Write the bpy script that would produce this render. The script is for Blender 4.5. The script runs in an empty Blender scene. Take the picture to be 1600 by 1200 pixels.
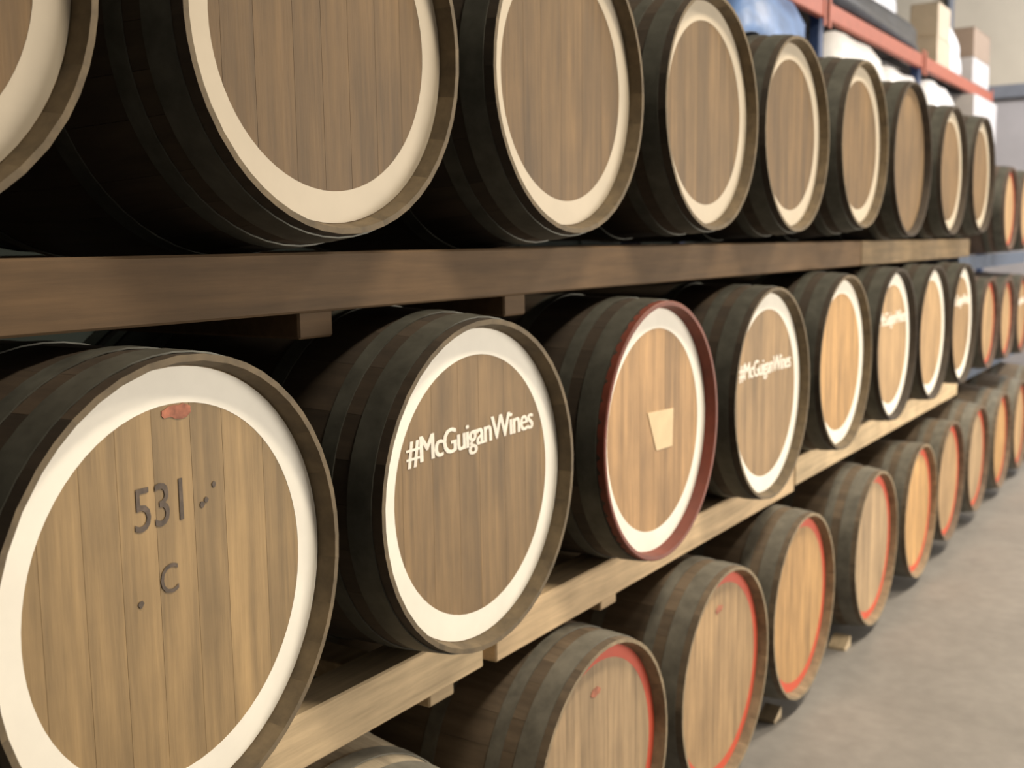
import bpy, bmesh, math, random
from mathutils import Matrix, Vector
random.seed(7)
S = bpy.context.scene
C = S.collection
PI = math.pi

# ------------------------------------------------------------------ camera, world, lights, exposure
cam_d = bpy.data.cameras.new('camera'); cam = bpy.data.objects.new('camera', cam_d); C.objects.link(cam)
cam_d.sensor_width = 36.0; cam_d.lens = 1717.56*36/1600
yaw, pitch, roll = 0.583458551, 0.127266159, -0.0138585646
fw = Vector((math.cos(pitch)*math.cos(yaw), math.cos(pitch)*math.sin(yaw), -math.sin(pitch)))
r0 = fw.cross(Vector((0, 0, 1))).normalized(); u0 = r0.cross(fw)
rt = math.cos(roll)*r0 + math.sin(roll)*u0
up = -math.sin(roll)*r0 + math.cos(roll)*u0
M = Matrix((rt, up, -fw)).transposed().to_4x4(); M.translation = Vector((0, -1.25656, 0.470862))
cam.matrix_world = M
cam_d.dof.use_dof = True; cam_d.dof.focus_distance = 1.7; cam_d.dof.aperture_fstop = 4.2
cam_d.clip_start = 0.05
S.camera = cam

W = bpy.data.worlds.new('world'); S.world = W; W.use_nodes = True
W.node_tree.nodes['Background'].inputs['Color'].default_value = (1.0, 0.90, 0.76, 1)
W.node_tree.nodes['Background'].inputs['Strength'].default_value = 0.12

def area(name, loc, target, sx, sy, power, col):
    l = bpy.data.lights.new(name, 'AREA'); l.shape = 'RECTANGLE'; l.size = sx; l.size_y = sy
    l.energy = power; l.color = col
    o = bpy.data.objects.new(name, l); C.objects.link(o); o.location = loc
    o.rotation_euler = (Vector(target)-Vector(loc)).to_track_quat('-Z', 'Y').to_euler()
    return o
# high-bay lamps over the aisle, and daylight from the open roller door across the aisle
for i, x in enumerate((2.5, 6.5, 10.5)):
    area('high_bay_lamp', (x, -2.3, 4.6), (x, -2.2, 0), 1.2, 0.6, 210, (1.0, 0.86, 0.66))
area('door_daylight', (7.2, -5.5, -0.1), (3.5, 0, -0.6), 4.0, 2.2, 370, (1.0, 0.90, 0.75))
area('end_wall_fill', (12.5, -3.0, 3.6), (15.0, 2.0, 1.6), 2.0, 1.5, 330, (0.95, 0.96, 1.0))  # unseen fill light added to brighten the end wall

vs = S.view_settings
S.display_settings.display_device = 'sRGB'
vs.view_transform = 'Standard'; vs.look = 'None'; vs.gamma = 1.0; vs.use_curve_mapping = False
vs.exposure = 0.25

# ------------------------------------------------------------------ materials
def mat(name, build):
    m = bpy.data.materials.new(name); m.use_nodes = True
    nt = m.node_tree; b = nt.nodes['Principled BSDF']
    build(nt, b); return m
def N(nt, t, **kw):
    n = nt.nodes.new(t)
    for k, v in kw.items():
        if k in n.inputs: n.inputs[k].default_value = v
        else: setattr(n, k, v)
    return n
def noise(nt, scale, sc=(1, 1, 1), detail=5, rough=.6, coord='Object', rnd=True):
    tc = N(nt, 'ShaderNodeTexCoord'); mp = N(nt, 'ShaderNodeMapping'); mp.inputs['Scale'].default_value = sc
    nt.links.new(tc.outputs[coord], mp.inputs['Vector'])
    if rnd:
        oi = N(nt, 'ShaderNodeObjectInfo'); ml = N(nt, 'ShaderNodeMath', operation='MULTIPLY'); ml.inputs[1].default_value = 37
        nt.links.new(oi.outputs['Random'], ml.inputs[0]); nt.links.new(ml.outputs[0], mp.inputs['Location'])
    nz = N(nt, 'ShaderNodeTexNoise'); nz.inputs['Scale'].default_value = scale
    nz.inputs['Detail'].default_value = detail; nz.inputs['Roughness'].default_value = rough
    nt.links.new(mp.outputs[0], nz.inputs['Vector']); return nz.outputs['Fac']
def mulcol(nt, col, fac, lo, hi, a=.3, b=.7):
    mr = N(nt, 'ShaderNodeMapRange'); mr.inputs[1].default_value = a; mr.inputs[2].default_value = b
    mr.inputs[3].default_value = lo; mr.inputs[4].default_value = hi
    nt.links.new(fac, mr.inputs[0])
    mx = N(nt, 'ShaderNodeVectorMath', operation='SCALE')
    nt.links.new(col, mx.inputs[0]); nt.links.new(mr.outputs[0], mx.inputs['Scale']); return mx.outputs[0]
def bump(nt, b, fac, dist=.002, st=.5):
    bp = N(nt, 'ShaderNodeBump'); bp.inputs['Distance'].default_value = dist; bp.inputs['Strength'].default_value = st
    nt.links.new(fac, bp.inputs['Height']); nt.links.new(bp.outputs[0], b.inputs['Normal'])
def objcol(nt): return N(nt, 'ShaderNodeObjectInfo').outputs['Color']
def rgb(nt, c):
    n = N(nt, 'ShaderNodeRGB'); n.outputs[0].default_value = (*c, 1); return n.outputs[0]
def rndval(nt): return N(nt, 'ShaderNodeObjectInfo').outputs['Random']

def wood_mat(name, grain, rough=.62, bmp=.0015, amp=.28, boards=.09, stain=None):
    """timber whose colour is the object's own colour; grain = mapping scale stretching the streaks along the fibre"""
    def f(nt, b):
        g1 = noise(nt, 1.0, grain, 6, .65); g2 = noise(nt, 5.0, (1, 1, 1), 4, .6)
        c = mulcol(nt, objcol(nt), g1, 1-amp, 1+amp*.8); c = mulcol(nt, c, g2, .86, 1.12)
        c = mulcol(nt, c, rndval(nt), 1-boards, 1+boards, 0, 1)
        if stain:
            g3 = noise(nt, 1.0, stain, 3, .5); c = mulcol(nt, c, g3, .74, 1.1, .32, .6)
        nt.links.new(c, b.inputs['Base Color']); b.inputs['Roughness'].default_value = rough
        bump(nt, b, g1, bmp)
    return mat(name, f)
M_HEAD = wood_mat('oak_head', (55, 20, 3.0), stain=(16, 6, 2.2))
M_STAVE = wood_mat('oak_stave', (30, 4, 30), .7, amp=.35, boards=.15)
M_BEAM = wood_mat('sawn_pine', (2.5, 40, 40), .8, amp=.28, boards=.06)
def flat_mat(name, col, rough=.6, metal=0.0, sc=14, amp=.12, bm=.0006, lo=None):
    def f(nt, b):
        g = noise(nt, sc); c = mulcol(nt, rgb(nt, col), g, 1-amp, 1+amp)
        nt.links.new(c, b.inputs['Base Color']); b.inputs['Roughness'].default_value = rough
        b.inputs['Metallic'].default_value = metal; bump(nt, b, g, bm)
    return mat(name, f)
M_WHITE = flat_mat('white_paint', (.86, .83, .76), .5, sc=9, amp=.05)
M_DIM_WHITE = flat_mat('dim_white_paint', (.53, .465, .37), .5, sc=9, amp=.05)  # white ring paint, darkened for the weaker light on the top row
M_RED = flat_mat('red_paint', (.56, .075, .035), .5, sc=9, amp=.08)
M_REDWOOD = flat_mat('red_stained_chime', (.16, .035, .02), .6, sc=20, amp=.2)
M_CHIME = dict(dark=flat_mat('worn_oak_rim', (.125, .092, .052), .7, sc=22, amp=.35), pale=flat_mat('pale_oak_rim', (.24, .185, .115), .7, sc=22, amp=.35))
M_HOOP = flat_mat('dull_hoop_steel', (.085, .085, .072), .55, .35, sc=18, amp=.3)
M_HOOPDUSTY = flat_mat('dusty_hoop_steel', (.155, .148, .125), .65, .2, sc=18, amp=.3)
M_LETTER = flat_mat('white_letter_paint', (.88, .82, .74), .6, sc=40, amp=.12)
M_INK = flat_mat('stencil_ink', (.095, .07, .055), .7, sc=60, amp=.4)
M_SMUDGE = flat_mat('faded_red_stain', (.34, .12, .07), .7, sc=45, amp=.5)
M_PAPER = flat_mat('paper', (.72, .56, .36), .8, sc=20, amp=.06)
M_BLUE = flat_mat('blue_rack_paint', (.035, .06, .14), .45, .1)
M_PALEBLUE = flat_mat('pale_blue_steel', (.10, .13, .19), .5, .1)
M_ORANGE = flat_mat('orange_rack_paint', (.33, .09, .055), .45)
M_DARKWRAP = flat_mat('black_wrap', (.018, .022, .032), .35, sc=6, amp=.4, bm=.01)
M_BLUEWRAP = flat_mat('blue_plastic_sheet', (.09, .17, .37), .4, sc=5, amp=.45, bm=.02)
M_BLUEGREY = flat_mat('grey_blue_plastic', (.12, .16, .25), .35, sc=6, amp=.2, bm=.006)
M_WHITEWRAP = flat_mat('white_plastic_wrap', (.68, .69, .72), .35, sc=7, amp=.1, bm=.012)
M_CARTON = flat_mat('brown_carton', (.48, .40, .31), .8, sc=8, amp=.08)
M_BROWNCARTON = flat_mat('dark_brown_carton', (.28, .21, .16), .8, sc=8, amp=.08)
M_GREYCARTON = flat_mat('grey_carton', (.50, .48, .48), .8, sc=8, amp=.06)
M_PALLET = flat_mat('grey_pallet_wood', (.09, .08, .075), .8, sc=20, amp=.2)
M_WALL_UP = flat_mat('cream_cladding', (.62, .55, .44), .8, sc=2.5, amp=.05)
M_WALL_LO = flat_mat('grey_blockwork', (.43, .40, .40), .85, sc=3, amp=.06)
M_BACKWALL = flat_mat('green_grey_cladding', (.035, .048, .045), .85, sc=3, amp=.1)
M_GIRT = flat_mat('dark_steel_girt', (.20, .21, .24), .6, sc=8, amp=.1)
M_CEIL = flat_mat('dull_ceiling', (.35, .33, .30), .9, sc=2, amp=.1)
def concrete(nt, b):
    n1 = noise(nt, 1.1, rnd=False); n2 = noise(nt, 14, detail=8, rnd=False)
    c = mulcol(nt, rgb(nt, (.25, .24, .233)), n1, .82, 1.15); c = mulcol(nt, c, n2, .9, 1.1)
    nt.links.new(c, b.inputs['Base Color']); b.inputs['Roughness'].default_value = .55
    bump(nt, b, n2, .003, .4)
M_FLOOR = mat('concrete_floor', concrete)

# ------------------------------------------------------------------ object helpers
def link(name, me, m=None, parent=None, loc=(0, 0, 0), col=None, label=None, kind=None):
    o = bpy.data.objects.new(name, me); C.objects.link(o)
    if m is not None:
        if not me.materials: me.materials.append(m)
    o.location = loc
    if parent: o.parent = parent
    if col: o.color = (*col, 1)
    if label: o['label'] = label
    if kind: o['kind'] = kind
    return o
def thing(name, label, cat, loc, rz=0, group=None):
    o = bpy.data.objects.new(name, None); C.objects.link(o); o.location = loc; o.rotation_euler = (0, 0, rz)
    o.empty_display_size = .1
    o['label'] = label; o['category'] = cat
    if group: o['group'] = group
    return o
def tag(o, label, cat, group=None):
    o['label'] = label; o['category'] = cat
    if group: o['group'] = group
    return o
def mesh(name, verts, faces, smooth=None):
    me = bpy.data.meshes.new(name); me.from_pydata(verts, [], faces); me.validate()
    bm = bmesh.new(); bm.from_mesh(me); bmesh.ops.recalc_face_normals(bm, faces=bm.faces); bm.to_mesh(me); bm.free()
    if smooth is not None:
        for p in me.polygons: p.use_smooth = True
        me.set_sharp_from_angle(angle=math.radians(smooth))
    return me
def box_mesh(name, x0, x1, y0, y1, z0, z1, bev=.004):
    bm = bmesh.new(); bmesh.ops.create_cube(bm, size=1)
    for v in bm.verts:
        v.co = Vector(((x0+x1)/2+v.co.x*(x1-x0), (y0+y1)/2+v.co.y*(y1-y0), (z0+z1)/2+v.co.z*(z1-z0)))
    if bev: bmesh.ops.bevel(bm, geom=bm.edges[:], offset=bev, segments=1, affect='EDGES')
    me = bpy.data.meshes.new(name); bm.to_mesh(me); bm.free(); return me
def sweep(name, prof, n=48, zc=0, smooth=40, a0=0):
    """closed profile [(r, y)] turned about the Y axis"""
    v, f, k = [], [], len(prof)
    for i in range(n):
        a = a0+2*PI*i/n
        for r, y in prof: v.append((r*math.cos(a), y, zc+r*math.sin(a)))
    for i in range(n):
        j = (i+1) % n
        for q in range(k):
            w = (q+1) % k; f.append((i*k+q, i*k+w, j*k+w, j*k+q))
    return mesh(name, v, f, smooth)
def disc_mesh(name, r, y0, y1, zc, n=48):
    v = [(r*math.cos(2*PI*i/n), y, zc+r*math.sin(2*PI*i/n)) for y in (y0, y1) for i in range(n)]
    f = [tuple(range(n)), tuple(range(2*n-1, n-1, -1))]+[(i, (i+1) % n, n+(i+1) % n, n+i) for i in range(n)]
    return mesh(name, v, f)
def struct(name, me, m, parent=None):
    o = link(name, me, m, parent)
    if not parent: o['kind'] = 'structure'
    return o

FLOOR = -1.225
# ------------------------------------------------------------------ room shell
struct('floor', box_mesh('floor', -7, 16.2, -9, 3.4, FLOOR-.15, FLOOR, 0), M_FLOOR)
struct('ceiling', box_mesh('ceiling', -7, 16.2, -5.2, 3.4, 5.2, 5.3, 0), M_CEIL)
wb = struct('wall_back', box_mesh('wall_back', -7, 16.2, 3.4, 3.5, FLOOR, 5.2, 0), M_BACKWALL)
for i in range(14):   # ribs of the cladding
    x = 2.4+i*.95
    link('rib', box_mesh('rib', x, x+.05, 3.375, 3.4, FLOOR+.02, 5.15, .004), M_BACKWALL, wb)
we = struct('wall_end', box_mesh('wall_end', 16.0, 16.2, -9, 3.4, FLOOR, 5.2, 0), M_WALL_LO)
for i in range(6):
    y = -3.4+i*1.13
    link('cladding_sheet', box_mesh('cladding_sheet', 15.965, 16.0, y, y+1.118, 2.36, 5.15, .004), M_WALL_UP, we)
link('girt', box_mesh('girt', 15.88, 16.0, -9, 3.35, 2.27, 2.44, .01), M_GIRT, we)
link('down_pipe', sweep('down_pipe', [(.05, 0), (.05, 6.3), (.04, 6.3), (.04, 0)], 16), M_GIRT, we).matrix_world = \
    Matrix.Translation((15.9, 2.16, FLOOR+.05)) @ Matrix.Rotation(PI/2, 4, 'X')

# ------------------------------------------------------------------ barrels
HEADCOL = dict(dim_oak=(.148, .088, .035), dim_oak_grey=(.158, .097, .042), mid=(.30, .20, .092), dark=(.23, .143, .061),  # first two: top-row oak, its dimmer light put into the colour
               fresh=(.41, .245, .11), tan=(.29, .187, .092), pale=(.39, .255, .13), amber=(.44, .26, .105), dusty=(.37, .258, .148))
def R_at(y, rc, rb, L): return rb-(rb-rc)*((y-.47)/.5)**2
def stave_mesh(rc, rb, ri, a0, a1):
    ys = [-.031, .002, .03, .12, .25, .40, .55, .70, .83, .97]
    v, f = [], []
    am, g = (a0+a1)/2, .0003
    for k, y in enumerate(ys):
        R = R_at(y, rc, rb, 1)
        I = rc-.010 if k == 0 else (ri if k < 3 else R-.026)      # the inside of the rim is bevelled
        e = g/R if k > 1 else 0
        v += [(R*math.cos(a), y, R*math.sin(a)) for a in (a0+e, am, a1-e)]
        v += [(I*math.cos(a), y, I*math.sin(a)) for a in (a1-e, am, a0+e)]
    n = len(ys)
    for i in range(n-1):
        for q in range(6):
            w = (q+1) % 6; f.append((i*6+q, i*6+w, i*6+6+w, i*6+6+q))
    f += [tuple(range(6)), tuple(range(6*n-1, 6*n-7, -1))]
    return v, f
def board_mesh(x0, x1, R, zc):
    k = 4; pts = []
    xs = [x0+(x1-x0)*i/k for i in range(k+1)]
    h = lambda x: math.sqrt(max(R*R-x*x, 1e-6))
    pts = [(x, h(x)) for x in xs]+[(x, -h(x)) for x in reversed(xs)]
    n = len(pts)
    v = [(x, y, zc+z) for y in (0, .02) for x, z in pts]
    f = [tuple(range(n)), tuple(range(2*n-1, n-1, -1))]+[(i, (i+1) % n, n+(i+1) % n, n+i) for i in range(n)]
    return mesh('head_board', v, f)
def barrel(label, x, z, r=.31, y=0.0, rot=0, head='mid', ring=None, ringw=.05, near=True, belly=.36, chime=None,
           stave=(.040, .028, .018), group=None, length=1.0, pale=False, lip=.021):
    rc, rb = r+lip, max(belly, r+lip+.006)
    t = thing('wine_barrel', label, 'barrel', (x, y, z-rb), rot, group)
    zc = rb
    t.scale = (1, length, 1)
    hc = HEADCOL[head]
    if near:
        edges = [0]
        ws = [random.uniform(.8, 1.25) for _ in range(26)]; s = sum(ws); a = random.uniform(0, .2)
        for w in ws:
            a1 = a+2*PI*w/s
            v, f = stave_mesh(rc, rb, r+.003, a, a1)
            v = [(p, q, w_+zc) for p, q, w_ in v]
            k = random.uniform(.88, 1.14)
            me = mesh('stave', v, f, 35)
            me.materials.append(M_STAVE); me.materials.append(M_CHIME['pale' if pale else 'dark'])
            for p in me.polygons:
                if p.center.y < -.001 and (p.normal.y < -.7 or math.hypot(p.center.x, p.center.z-zc) < rc-.006): p.material_index = 1
            link('stave', me, None, t, col=tuple(c*k for c in stave)); a = a1
        R = r+.003
        cuts = [-R]; 
        while cuts[-1] < R-.1: cuts.append(cuts[-1]+random.uniform(.062, .095))
        cuts.append(R)
        for c0, c1 in zip(cuts[:-1], cuts[1:]):
            k = random.uniform(.95, 1.05)
            link('head_board', board_mesh(c0+.0003, c1-.0003, R, zc), M_HEAD, t, col=tuple(c*k for c in hc))
    else:
        prof = [(R_at(yy, rc, rb, 1), yy) for yy in (-.031, .05, .15, .3, .47, .64, .79, .89, .97)]+[(r+.003, .97), (r+.003, .5), (r+.003, .0), (rc-.010, -.031)]
        link('staves', sweep('staves', prof, 40, zc), M_STAVE, t, col=stave)
        link('head', disc_mesh('head', r+.003, 0, .02, zc), M_HEAD, t, col=hc)
    link('rear_head', disc_mesh('rear_head', r+.003, .93, .95, zc, 32), M_HEAD, t, col=hc)
    if chime:
        link('chime_band', sweep('chime_band', [(r+.0025, .0), (rc-.0115, -.0315), (rc-.002, -.0325), (rc+.0008, -.030), (rc+.0008, -.012), (rc-.002, -.012)], 72, zc), M_REDWOOD, t, label='dark red painted rim')
    for y0, y1 in ((-.010, .042), (.078, .112), (.25, .288), (.65, .688), (.825, .86), (.90, .955)):
        ra, rb_ = R_at(y0, rc, rb, 1), R_at(y1, rc, rb, 1)
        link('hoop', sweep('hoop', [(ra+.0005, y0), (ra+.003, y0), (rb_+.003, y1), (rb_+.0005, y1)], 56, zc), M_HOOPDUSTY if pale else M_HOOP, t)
    if ring:
        mm = dict(white=M_WHITE, dim_white=M_DIM_WHITE, red=M_RED)[ring]
        o = link('painted_ring', sweep('painted_ring', [(r-ringw, -.0004), (r-ringw, .001), (r+.002, .001), (r+.002, -.0004)], 72, zc), mm, t)
        o['label'] = {'white': 'white painted ring', 'dim_white': 'white painted ring, darkened for dim light', 'red': 'orange-red painted ring'}[ring]
    return t, zc
def lettering(t, zc, body, x, z, w, h, m, label, tilt=0, heavy=0, space=1.0):
    cu = bpy.data.curves.new('txt', 'FONT'); cu.body = body; cu.align_x = 'CENTER'; cu.size = 1
    cu.space_character = space; cu.extrude = 0; cu.resolution_u = 3
    tmp = bpy.data.objects.new('tmp', cu); C.objects.link(tmp)
    me = bpy.data.meshes.new_from_object(tmp.evaluated_get(bpy.context.evaluated_depsgraph_get()))
    bpy.data.objects.remove(tmp); bpy.data.curves.remove(cu)
    xs = [v.co.x for v in me.vertices]; cx = (min(xs)+max(xs))/2; sx = w/(max(xs)-min(xs)); sy = h/.70
    ct, st = math.cos(tilt), math.sin(tilt)
    vv, ff, n = [], [], len(me.vertices)
    for c in range(2 if heavy else 1):           # broad brush strokes: two passes side by side
        dx = (c-.5)*heavy if heavy else 0
        for v in me.vertices:
            a, b = (v.co.x-cx)*sx+dx, v.co.y*sy
            vv.append((x+a*ct-b*st, -.0012-.0002*c, zc+z+a*st+b*ct))
        ff += [tuple(q+c*n for q in p.vertices) for p in me.polygons]
    bpy.data.meshes.remove(me)
    me = bpy.data.meshes.new('lettering'); me.from_pydata(vv, [], ff)
    me.materials.clear()
    return link('lettering', me, m, t, label=label)
def patch(t, zc, pts, m, name, label, y=-.0012, th=.0006):
    n = len(pts); v = [(x, yy, zc+z) for yy in (y, y+th) for x, z in pts]
    f = [tuple(range(n)), tuple(range(2*n-1, n-1, -1))]+[(i, (i+1) % n, n+(i+1) % n, n+i) for i in range(n)]
    return link(name, mesh(name, v, f), m, t, label=label)
def blot(cx, cz, rx, rz, n=18, seed=1, j=.3):
    rd = random.Random(seed)
    return [(cx+rx*math.cos(2*PI*i/n)*(1+rd.uniform(-j, j)), cz+rz*math.sin(2*PI*i/n)*(1+rd.uniform(-j, j))) for i in range(n)]

GT, GM, GB = 'white-ringed barrels on the top beam', 'white-ringed barrels on the middle beam', 'red-ringed barrels on the floor'
G2 = 'barrels in the far blue-railed stack'
# top row ----------------------------------------------------------
T = [('wine barrel on the top beam cut off by the left edge of the photo', .60, .812, .300, 'dim_oak', 'dim_white', 1),
     ('largest whole-width dimmed-white-ringed barrel on the top beam, second from the left', 1.374, .809, .299, 'dim_oak', 'dim_white', 1),
     ('third barrel from the left on the top beam, ring top out of the photo', 2.130, .814, .302, 'dim_oak', 'dim_white', 1),
     ('fourth barrel from the left on the top beam, ring just touching the top edge', 2.893, .818, .298, 'dim_oak_grey', 'dim_white', 1),
     ('fifth barrel from the left on the top beam, in front of the blue plastic bundle', 3.585, .809, .292, 'dim_oak', 'dim_white', 1),
     ('sixth barrel from the left on the top beam, below white sacks on the rack', 4.361, .827, .294, 'dim_oak', 'dim_white', 1),
     ('plain-headed barrel without a painted ring, seventh on the top beam', 5.105, .812, .314, 'dim_oak_grey', None, 0),
     ('eighth barrel from the left on the top beam, last but one before its end', 5.947, .802, .297, 'dim_oak_grey', 'dim_white', 0),
     ('last barrel at the far right end of the top beam', 6.711, .813, .298, 'dim_oak_grey', 'dim_white', 0)]
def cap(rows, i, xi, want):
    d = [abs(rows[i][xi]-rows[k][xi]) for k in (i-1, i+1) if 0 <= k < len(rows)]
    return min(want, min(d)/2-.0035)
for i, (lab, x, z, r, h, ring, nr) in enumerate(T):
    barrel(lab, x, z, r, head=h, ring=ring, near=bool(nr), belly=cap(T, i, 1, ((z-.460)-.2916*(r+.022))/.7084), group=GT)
# middle row -------------------------------------------------------
lowtop = lambda x: -.361 if x < 1.9 else (-.371 if x < 3.9 else -.348)
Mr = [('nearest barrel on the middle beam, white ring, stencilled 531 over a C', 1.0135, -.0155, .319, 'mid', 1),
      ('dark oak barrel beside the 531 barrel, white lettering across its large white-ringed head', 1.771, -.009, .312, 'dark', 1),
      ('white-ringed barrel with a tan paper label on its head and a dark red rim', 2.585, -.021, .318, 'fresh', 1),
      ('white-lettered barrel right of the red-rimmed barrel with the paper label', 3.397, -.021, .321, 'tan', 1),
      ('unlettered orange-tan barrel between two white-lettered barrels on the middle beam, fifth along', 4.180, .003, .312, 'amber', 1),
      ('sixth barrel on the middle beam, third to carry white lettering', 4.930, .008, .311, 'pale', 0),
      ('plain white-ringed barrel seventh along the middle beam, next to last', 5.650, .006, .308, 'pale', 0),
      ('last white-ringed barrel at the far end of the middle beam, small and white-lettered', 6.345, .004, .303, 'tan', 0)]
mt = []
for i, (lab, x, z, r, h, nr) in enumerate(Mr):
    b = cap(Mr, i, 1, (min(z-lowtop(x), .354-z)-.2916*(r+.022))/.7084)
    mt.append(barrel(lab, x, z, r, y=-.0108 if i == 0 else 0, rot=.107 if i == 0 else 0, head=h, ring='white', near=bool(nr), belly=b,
                     chime='red' if i == 2 else None, group=GM))
t, zc = mt[0]
lettering(t, zc, '531', -.032, .100, .092, .062, M_INK, 'faded dark stencilled number 531', space=.95)
lettering(t, zc, 'C', -.020, .000, .034, .043, M_INK, 'faded dark stencilled letter C')
patch(t, zc, blot(.012, .257, .030, .010, seed=3), M_SMUDGE, 'red_stain', 'faded red wax stain near the top')
for k, (px, pz) in enumerate(((.052, .112), (.078, .137), (-.075, .0), (.06, .118))):
    patch(t, zc, blot(px, pz, .0045, .005, 9, seed=20+k), M_INK, 'ink_speck', None)
for i, (z0, w, h) in {1: (.080, .432, .050), 3: (.064, .46, .052), 5: (.090, .47, .056), 7: (.102, .44, .056)}.items():
    t, zc = mt[i]
    lettering(t, zc, '#McGuiganWines', -.006, z0, w, h, M_LETTER, 'white lettering reading #McGuiganWines', tilt=.02 if i == 1 else 0, heavy=.004, space=.92)
t, zc = mt[2]
patch(t, zc, [(-.050, .052), (.105, .045), (.100, -.058), (.002, -.055)], M_PAPER, 'paper_label', 'blank tan paper label', y=-.002, th=.0015)
# bottom row -------------------------------------------------------
B = [('floor barrel seen only as a pale strip of its top in the bottom left corner', 1.46, -.850, .305, .382, 'pale', 1),
     ('red-ringed barrel on the floor cut off by the bottom edge, nearest of the red-ringed ones', 2.265, -.834, .314, .359, 'dusty', 1),
     ('second red-ringed barrel on the floor, its foot just cut off by the bottom edge', 3.033, -.850, .316, .360, 'pale', 1),
     ('first red-ringed floor barrel seen whole, orange head beside the open floor', 3.752, -.832, .311, .358, 'amber', 1),
     ('dull tan red-ringed floor barrel with a dark gap at its left', 4.689, -.847, .309, .372, 'dusty', 1),
     ('third of the wholly visible red-ringed floor barrels, bright orange head', 5.481, -.854, .305, .370, 'amber', 1),
     ('sixth red-ringed floor barrel counted from the bottom edge of the photo', 6.151, -.832, .300, .345, 'pale', 0),
     ('small red-ringed floor barrel under the near end of the far blue-railed stack', 6.899, -.838, .292, .370, 'dusty', 0),
     ('next to last red-ringed floor barrel before the right edge of the photo', 7.684, -.851, .291, .374, 'amber', 0),
     ('farthest red-ringed floor barrel wholly in view at the right edge', 8.430, -.855, .291, .365, 'pale', 0),
     ('floor barrel cut off by the right edge beyond all the others', 9.20, -.855, .291, .365, 'pale', 0)]
for i, (lab, x, z, r, b, h, nr) in enumerate(B):
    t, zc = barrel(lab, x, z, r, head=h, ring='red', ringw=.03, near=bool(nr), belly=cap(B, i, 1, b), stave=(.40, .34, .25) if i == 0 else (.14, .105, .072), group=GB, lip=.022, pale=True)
    if i in (1, 2):
        patch(t, zc, blot(-.008, .212, .026, .012, seed=8+i), M_SMUDGE, 'red_stain', 'small faded red mark near the top')
# far stack
F = [('orange-rimmed barrel in the far stack right beside the last white-ringed barrel of the middle beam', 7.10, -.045, .250),
     ('middle-level barrel of the far stack straight under its top-level whole barrel', 7.71, -.055, .240),
     ('middle-level barrel of the far stack with a white mark on its head', 8.33, -.065, .250),
     ('top-level barrel of the far stack just right of the last top beam barrel', 7.66, .645, .240),
     ('top-level barrel of the far stack cut by the right edge of the photo', 8.28, .645, .240)]
for i, (lab, x, z, r) in enumerate(F):
    rb = .293 if i < 3 else .297
    t, zc = barrel(lab, x, z, r, head='pale', ring='red', ringw=.022, near=False, belly=rb, stave=(.10, .07, .055), group=G2, lip=.02, length=.9)
    if i == 2: lettering(t, zc, '#McGuiganWines', -.005, .07, .36, .05, M_LETTER, 'white lettering too small to read', heavy=.004, space=.92)

# ------------------------------------------------------------------ timber frames under the barrels
def beam_box(name, x0, x1, y0, y1, z0, z1, parent, col, bev=.004):
    return link(name, box_mesh(name, x0, x1, y0, y1, z0, z1, bev), M_BEAM, parent, col=col)
def frame(label, x0, x1, ztop, zbot, ties, col):
    t = thing('timber_frame', label, 'beam', (x0, .15, zbot), 0, 'timber frames carrying the barrels')
    h = ztop-zbot
    L = x1-x0
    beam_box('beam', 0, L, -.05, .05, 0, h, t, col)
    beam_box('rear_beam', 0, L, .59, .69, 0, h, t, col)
    for xt in ties:
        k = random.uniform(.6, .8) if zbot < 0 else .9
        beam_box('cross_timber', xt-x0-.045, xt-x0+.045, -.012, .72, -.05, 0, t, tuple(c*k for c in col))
    return t
BC_DIM = (.13, .078, .038)  # same timber as the lower beams, darkened for its dimmer light
frame('long brown beam under the three largest top row barrels, lit face reaching the left edge', -.6, 4.785, .460, .355, (1.47, 2.13), BC_DIM)
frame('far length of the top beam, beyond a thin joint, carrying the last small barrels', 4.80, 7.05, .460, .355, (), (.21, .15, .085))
frame('lower beam length under the 531 barrel, ending in a joint below the lettered barrel', -.5, 1.925, -.361, -.466, (1.82,), (.60, .46, .29))  # lower lengths: light from above put into the paler colour
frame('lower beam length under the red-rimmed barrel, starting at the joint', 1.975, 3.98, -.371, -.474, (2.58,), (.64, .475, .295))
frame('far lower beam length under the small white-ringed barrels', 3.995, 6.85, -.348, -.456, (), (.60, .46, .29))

# wooden chocks on the floor
def chock(label, x, ln=.15, h=.085, w=.10, y=.0):
    v = [(0, -w/2, 0), (ln, -w/2, 0), (ln, -w/2, h), (0, -w/2, .012), (0, w/2, 0), (ln, w/2, 0), (ln, w/2, h), (0, w/2, .012)]
    f = [(0, 1, 2, 3), (4, 7, 6, 5), (0, 4, 5, 1), (1, 5, 6, 2), (2, 6, 7, 3), (3, 7, 4, 0)]
    o = link('wooden_chock', mesh('wooden_chock', v, f), M_BEAM, col=(.50, .40, .27), loc=(x, y, FLOOR))
    return tag(o, label, 'wedge', 'chocks under the floor barrels')
chock('pale wooden wedge on the floor in the gap left of the dull tan red-ringed barrel', 4.40, y=.05, ln=.08, h=.045, w=.07)
chock('pale wooden wedge on the floor at the left foot of the first whole red-ringed barrel', 3.585, y=.05, ln=.07, h=.04, w=.06)

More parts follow.
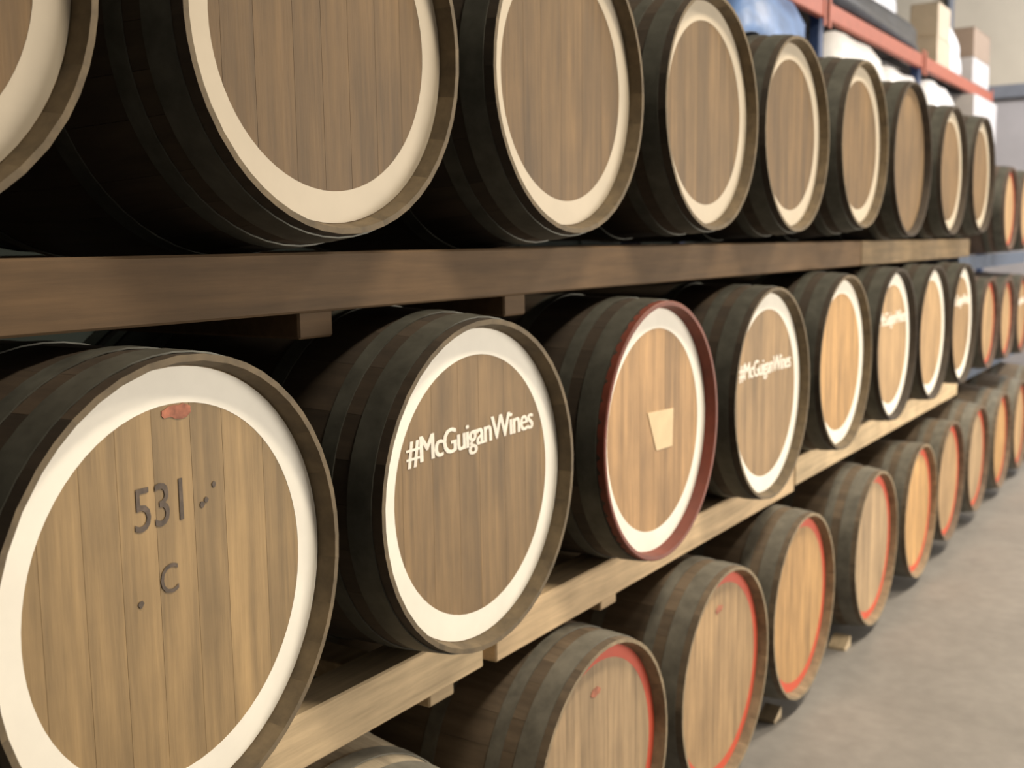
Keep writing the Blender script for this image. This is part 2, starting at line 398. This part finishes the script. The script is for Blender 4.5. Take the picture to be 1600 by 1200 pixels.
# ------------------------------------------------------------------ steel rails of the far stack
def steel_rack(label, x0, x1, z, h, m):
    t = thing('barrel_rack', label, 'rack', (x0, .2, z-h), 0)
    L = x1-x0
    for nm, y in (('front_rail', 0.0), ('rear_rail', .55)):
        prof = [(-.03, 0), (.03, 0), (.03, .012), (-.018, .012), (-.018, h-.012), (.03, h-.012), (.03, h), (-.03, h)]
        n = len(prof); v = [(x, y+a, b) for x in (0, L) for a, b in prof]
        f = [tuple(range(n)), tuple(range(2*n-1, n-1, -1))]+[(i, (i+1) % n, n+(i+1) % n, n+i) for i in range(n)]
        link(nm, mesh(nm, v, f), m, t)
    for k in range(4):
        x = .1+(L-.3)*k/3
        link('cross_bar', box_mesh('cross_bar', x, x+.05, .035, .5, .01, .05, .004), m, t)
    return t
steel_rack('blue steel rail under the top level of the far barrel stack', 7.12, 9.6, .350, .085, M_PALEBLUE)
steel_rack('grey-blue steel rail under the middle level of the far barrel stack', 6.90, 9.6, -.346, .095, M_PALEBLUE)

# ------------------------------------------------------------------ pallet racking behind the barrels
RX = (4.78, 7.48, 10.18, 13.35); RY0, RY1 = 1.2, 2.2
rk = thing('pallet_rack', 'blue and orange pallet rack standing behind the top row of barrels', 'rack', (RX[0], RY0, FLOOR))
def rlink(name, me, m): return link(name, me, m, rk, loc=(-RX[0], -RY0, -FLOOR))
for x in RX:
    for y in (RY0, RY1):
        rlink('upright', box_mesh('upright', x-.045, x+.045, y-.035, y+.035, FLOOR, 2.058, .006), M_BLUE)
        rlink('foot_plate', box_mesh('foot_plate', x-.07, x+.07, y-.06, y+.06, FLOOR, FLOOR+.012, .003), M_BLUE)
    for z in (-.9, -.1, .7, 1.5):
        rlink('brace', box_mesh('brace', x-.015, x+.015, RY0+.03, RY1-.03, z, z+.04, .003), M_BLUE)
for x0, x1 in zip(RX[:-1], RX[1:]):
    for z0 in (1.13, 1.925):
        for y in (RY0-.045, RY1+.045):
            o = rlink('rack_beam', box_mesh('rack_beam', x0+.035, x1-.035, y-.025, y+.025, z0, z0+.115, .006), M_ORANGE)
            o['label'] = 'orange rack beam'
        for q in range(6):
            yb = RY0+.02+q*.165
            rlink('deck_board', box_mesh('deck_board', x0+.05, x1-.05, yb, yb+.125, z0+.115, z0+.137, .003), M_PALLET)
    for q in (0, 1):
        rlink('beam_hook', box_mesh('beam_hook', (x0+.03 if q == 0 else x1-.075), (x0+.075 if q == 0 else x1-.03), RY0-.078, RY0-.068, 1.87, 2.08, .003), M_ORANGE)

# lumpy wrapped loads
def lump(name, label, cat, m, x0, x1, y0, y1, z0, z1, seed, amp=.05, taper=(0, 0), sub=5, group=None):
    bm = bmesh.new(); bmesh.ops.create_cube(bm, size=1)
    bmesh.ops.subdivide_edges(bm, edges=bm.edges[:], cuts=sub, use_grid_fill=True)
    rd = random.Random(seed); ph = [rd.uniform(0, 6) for _ in range(6)]
    lx, ly, lz = x1-x0, y1-y0, z1-z0
    for v in bm.verts:
        p = v.co.copy(); f = p.z+.5
        q = Vector((p.x, p.y, 0)); n = (abs(p.x*2)**6+abs(p.y*2)**6)**(1/6)
        k = 1/max(1, n*1.0) if n > 1 else 1
        w = amp*(math.sin(7*p.x+ph[0]+4*p.z)+math.sin(9*p.y+ph[1]-6*p.z)+math.sin(11*p.z+ph[2]+3*p.x))/3
        top = 1-.22*max(0, f-.7)/.3
        tx = p.x*k*top+ (taper[1] if p.x > 0 else -taper[0])*f*abs(p.x)*2
        v.co = Vector(((x0+x1)/2+tx*lx*(1+w), (y0+y1)/2+p.y*k*top*ly*(1+w), z0+max(0, f+w*f*.8)*lz))
    me = bpy.data.meshes.new(name); bm.to_mesh(me); bm.free()
    for p in me.polygons: p.use_smooth = True
    o = link(name, me, m); return tag(o, label, cat, group)
def carton(label, m, x0, x1, y0, y1, z0, z1):
    t = thing('carton', label, 'box', ((x0+x1)/2, (y0+y1)/2, z0))
    hx, hy, h = (x1-x0)/2, (y1-y0)/2, z1-z0
    link('box_body', box_mesh('box_body', -hx, hx, -hy, hy, 0, h-.006, .006), m, t)
    link('flap', box_mesh('flap', -hx+.002, hx-.002, -hy+.002, -.004, h-.006, h, .001), m, t)
    link('flap', box_mesh('flap', -hx+.002, hx-.002, .004, hy-.002, h-.006, h, .001), m, t)
    return t
D1, D2 = 1.13+.137, 1.925+.137
lump('plastic_bundle', 'crumpled blue plastic-wrapped bundle behind the fifth top row barrel', 'bundle', M_BLUEWRAP, 5.8, 7.1, 1.02, 2.1, D1, 1.90, 3, .10)
lump('plastic_bundle', 'darker blue wrapped bundle on the upper rack deck above the fifth top row barrel', 'bundle', M_BLUEWRAP, 5.9, 7.2, 1.3, 2.1, D2, 2.75, 4, .08)
lump('wrapped_load', 'low black-wrapped load lying along the orange rack beam, its end over the small barrels', 'load', M_DARKWRAP, 7.35, 10.45, 1.16, 2.15, D2, 2.34, 5, .06, taper=(0, -.06))
for i, (x0, x1, z1, lab) in enumerate(((7.55, 8.75, 1.86, 'first white plastic sack under the orange rack beam, just above the sixth top row barrel'),
                                     (8.85, 10.05, 1.80, 'middle white plastic sack under the orange rack beam, above the plain-headed barrel'),
                                     (10.28, 11.2, 1.84, 'third white plastic sack under the orange beam, above the eighth top row barrel'))):
    lump('plastic_sack', lab, 'sack', M_WHITEWRAP, x0, x1, 1.02, 1.95, D1, z1, 10+i, .05, group='white sacks on the lower rack deck')
carton('pale grey carton on the lower rack deck above the last top row barrel', M_GREYCARTON, 12.0, 13.2, 1.06, 1.9, D1, 1.90)
carton('tan carton on the upper rack deck between black load and white wrapped roll', M_CARTON, 11.05, 11.62, 1.22, 1.50, D2, 2.34)
lump('wrapped_roll', 'tall white plastic-wrapped roll standing between two cartons on the rack', 'roll', M_WHITEWRAP, 11.68, 12.15, 1.22, 1.75, D2, 2.52, 21, .06)
carton('brown carton on top of the rack at its far right end', M_BROWNCARTON, 12.4, 13.25, 1.16, 1.42, D2+.26, D2+.56)
carton('grey carton under the brown one at the far right end of the rack', M_GREYCARTON, 12.4, 13.25, 1.16, 1.42, D2, D2+.26)
lump('wrapped_load', 'tall pale white-wrapped load at the back of the rack beside the black load', 'load', M_WHITEWRAP, 11.3, 12.1, 1.85, 2.15, D2, 3.2, 31, .03)
carton('brown cardboard box on the rack in the gap between third and fourth top barrels', M_CARTON, 4.9, 5.7, 1.3, 2.0, D1, 1.80)
carton('upper tan carton stacked on the lower tan carton beside the white wrapped roll', M_CARTON, 11.1, 11.6, 1.23, 1.49, 2.345, 2.66)
# blue plastic draped over the fifth top row barrel
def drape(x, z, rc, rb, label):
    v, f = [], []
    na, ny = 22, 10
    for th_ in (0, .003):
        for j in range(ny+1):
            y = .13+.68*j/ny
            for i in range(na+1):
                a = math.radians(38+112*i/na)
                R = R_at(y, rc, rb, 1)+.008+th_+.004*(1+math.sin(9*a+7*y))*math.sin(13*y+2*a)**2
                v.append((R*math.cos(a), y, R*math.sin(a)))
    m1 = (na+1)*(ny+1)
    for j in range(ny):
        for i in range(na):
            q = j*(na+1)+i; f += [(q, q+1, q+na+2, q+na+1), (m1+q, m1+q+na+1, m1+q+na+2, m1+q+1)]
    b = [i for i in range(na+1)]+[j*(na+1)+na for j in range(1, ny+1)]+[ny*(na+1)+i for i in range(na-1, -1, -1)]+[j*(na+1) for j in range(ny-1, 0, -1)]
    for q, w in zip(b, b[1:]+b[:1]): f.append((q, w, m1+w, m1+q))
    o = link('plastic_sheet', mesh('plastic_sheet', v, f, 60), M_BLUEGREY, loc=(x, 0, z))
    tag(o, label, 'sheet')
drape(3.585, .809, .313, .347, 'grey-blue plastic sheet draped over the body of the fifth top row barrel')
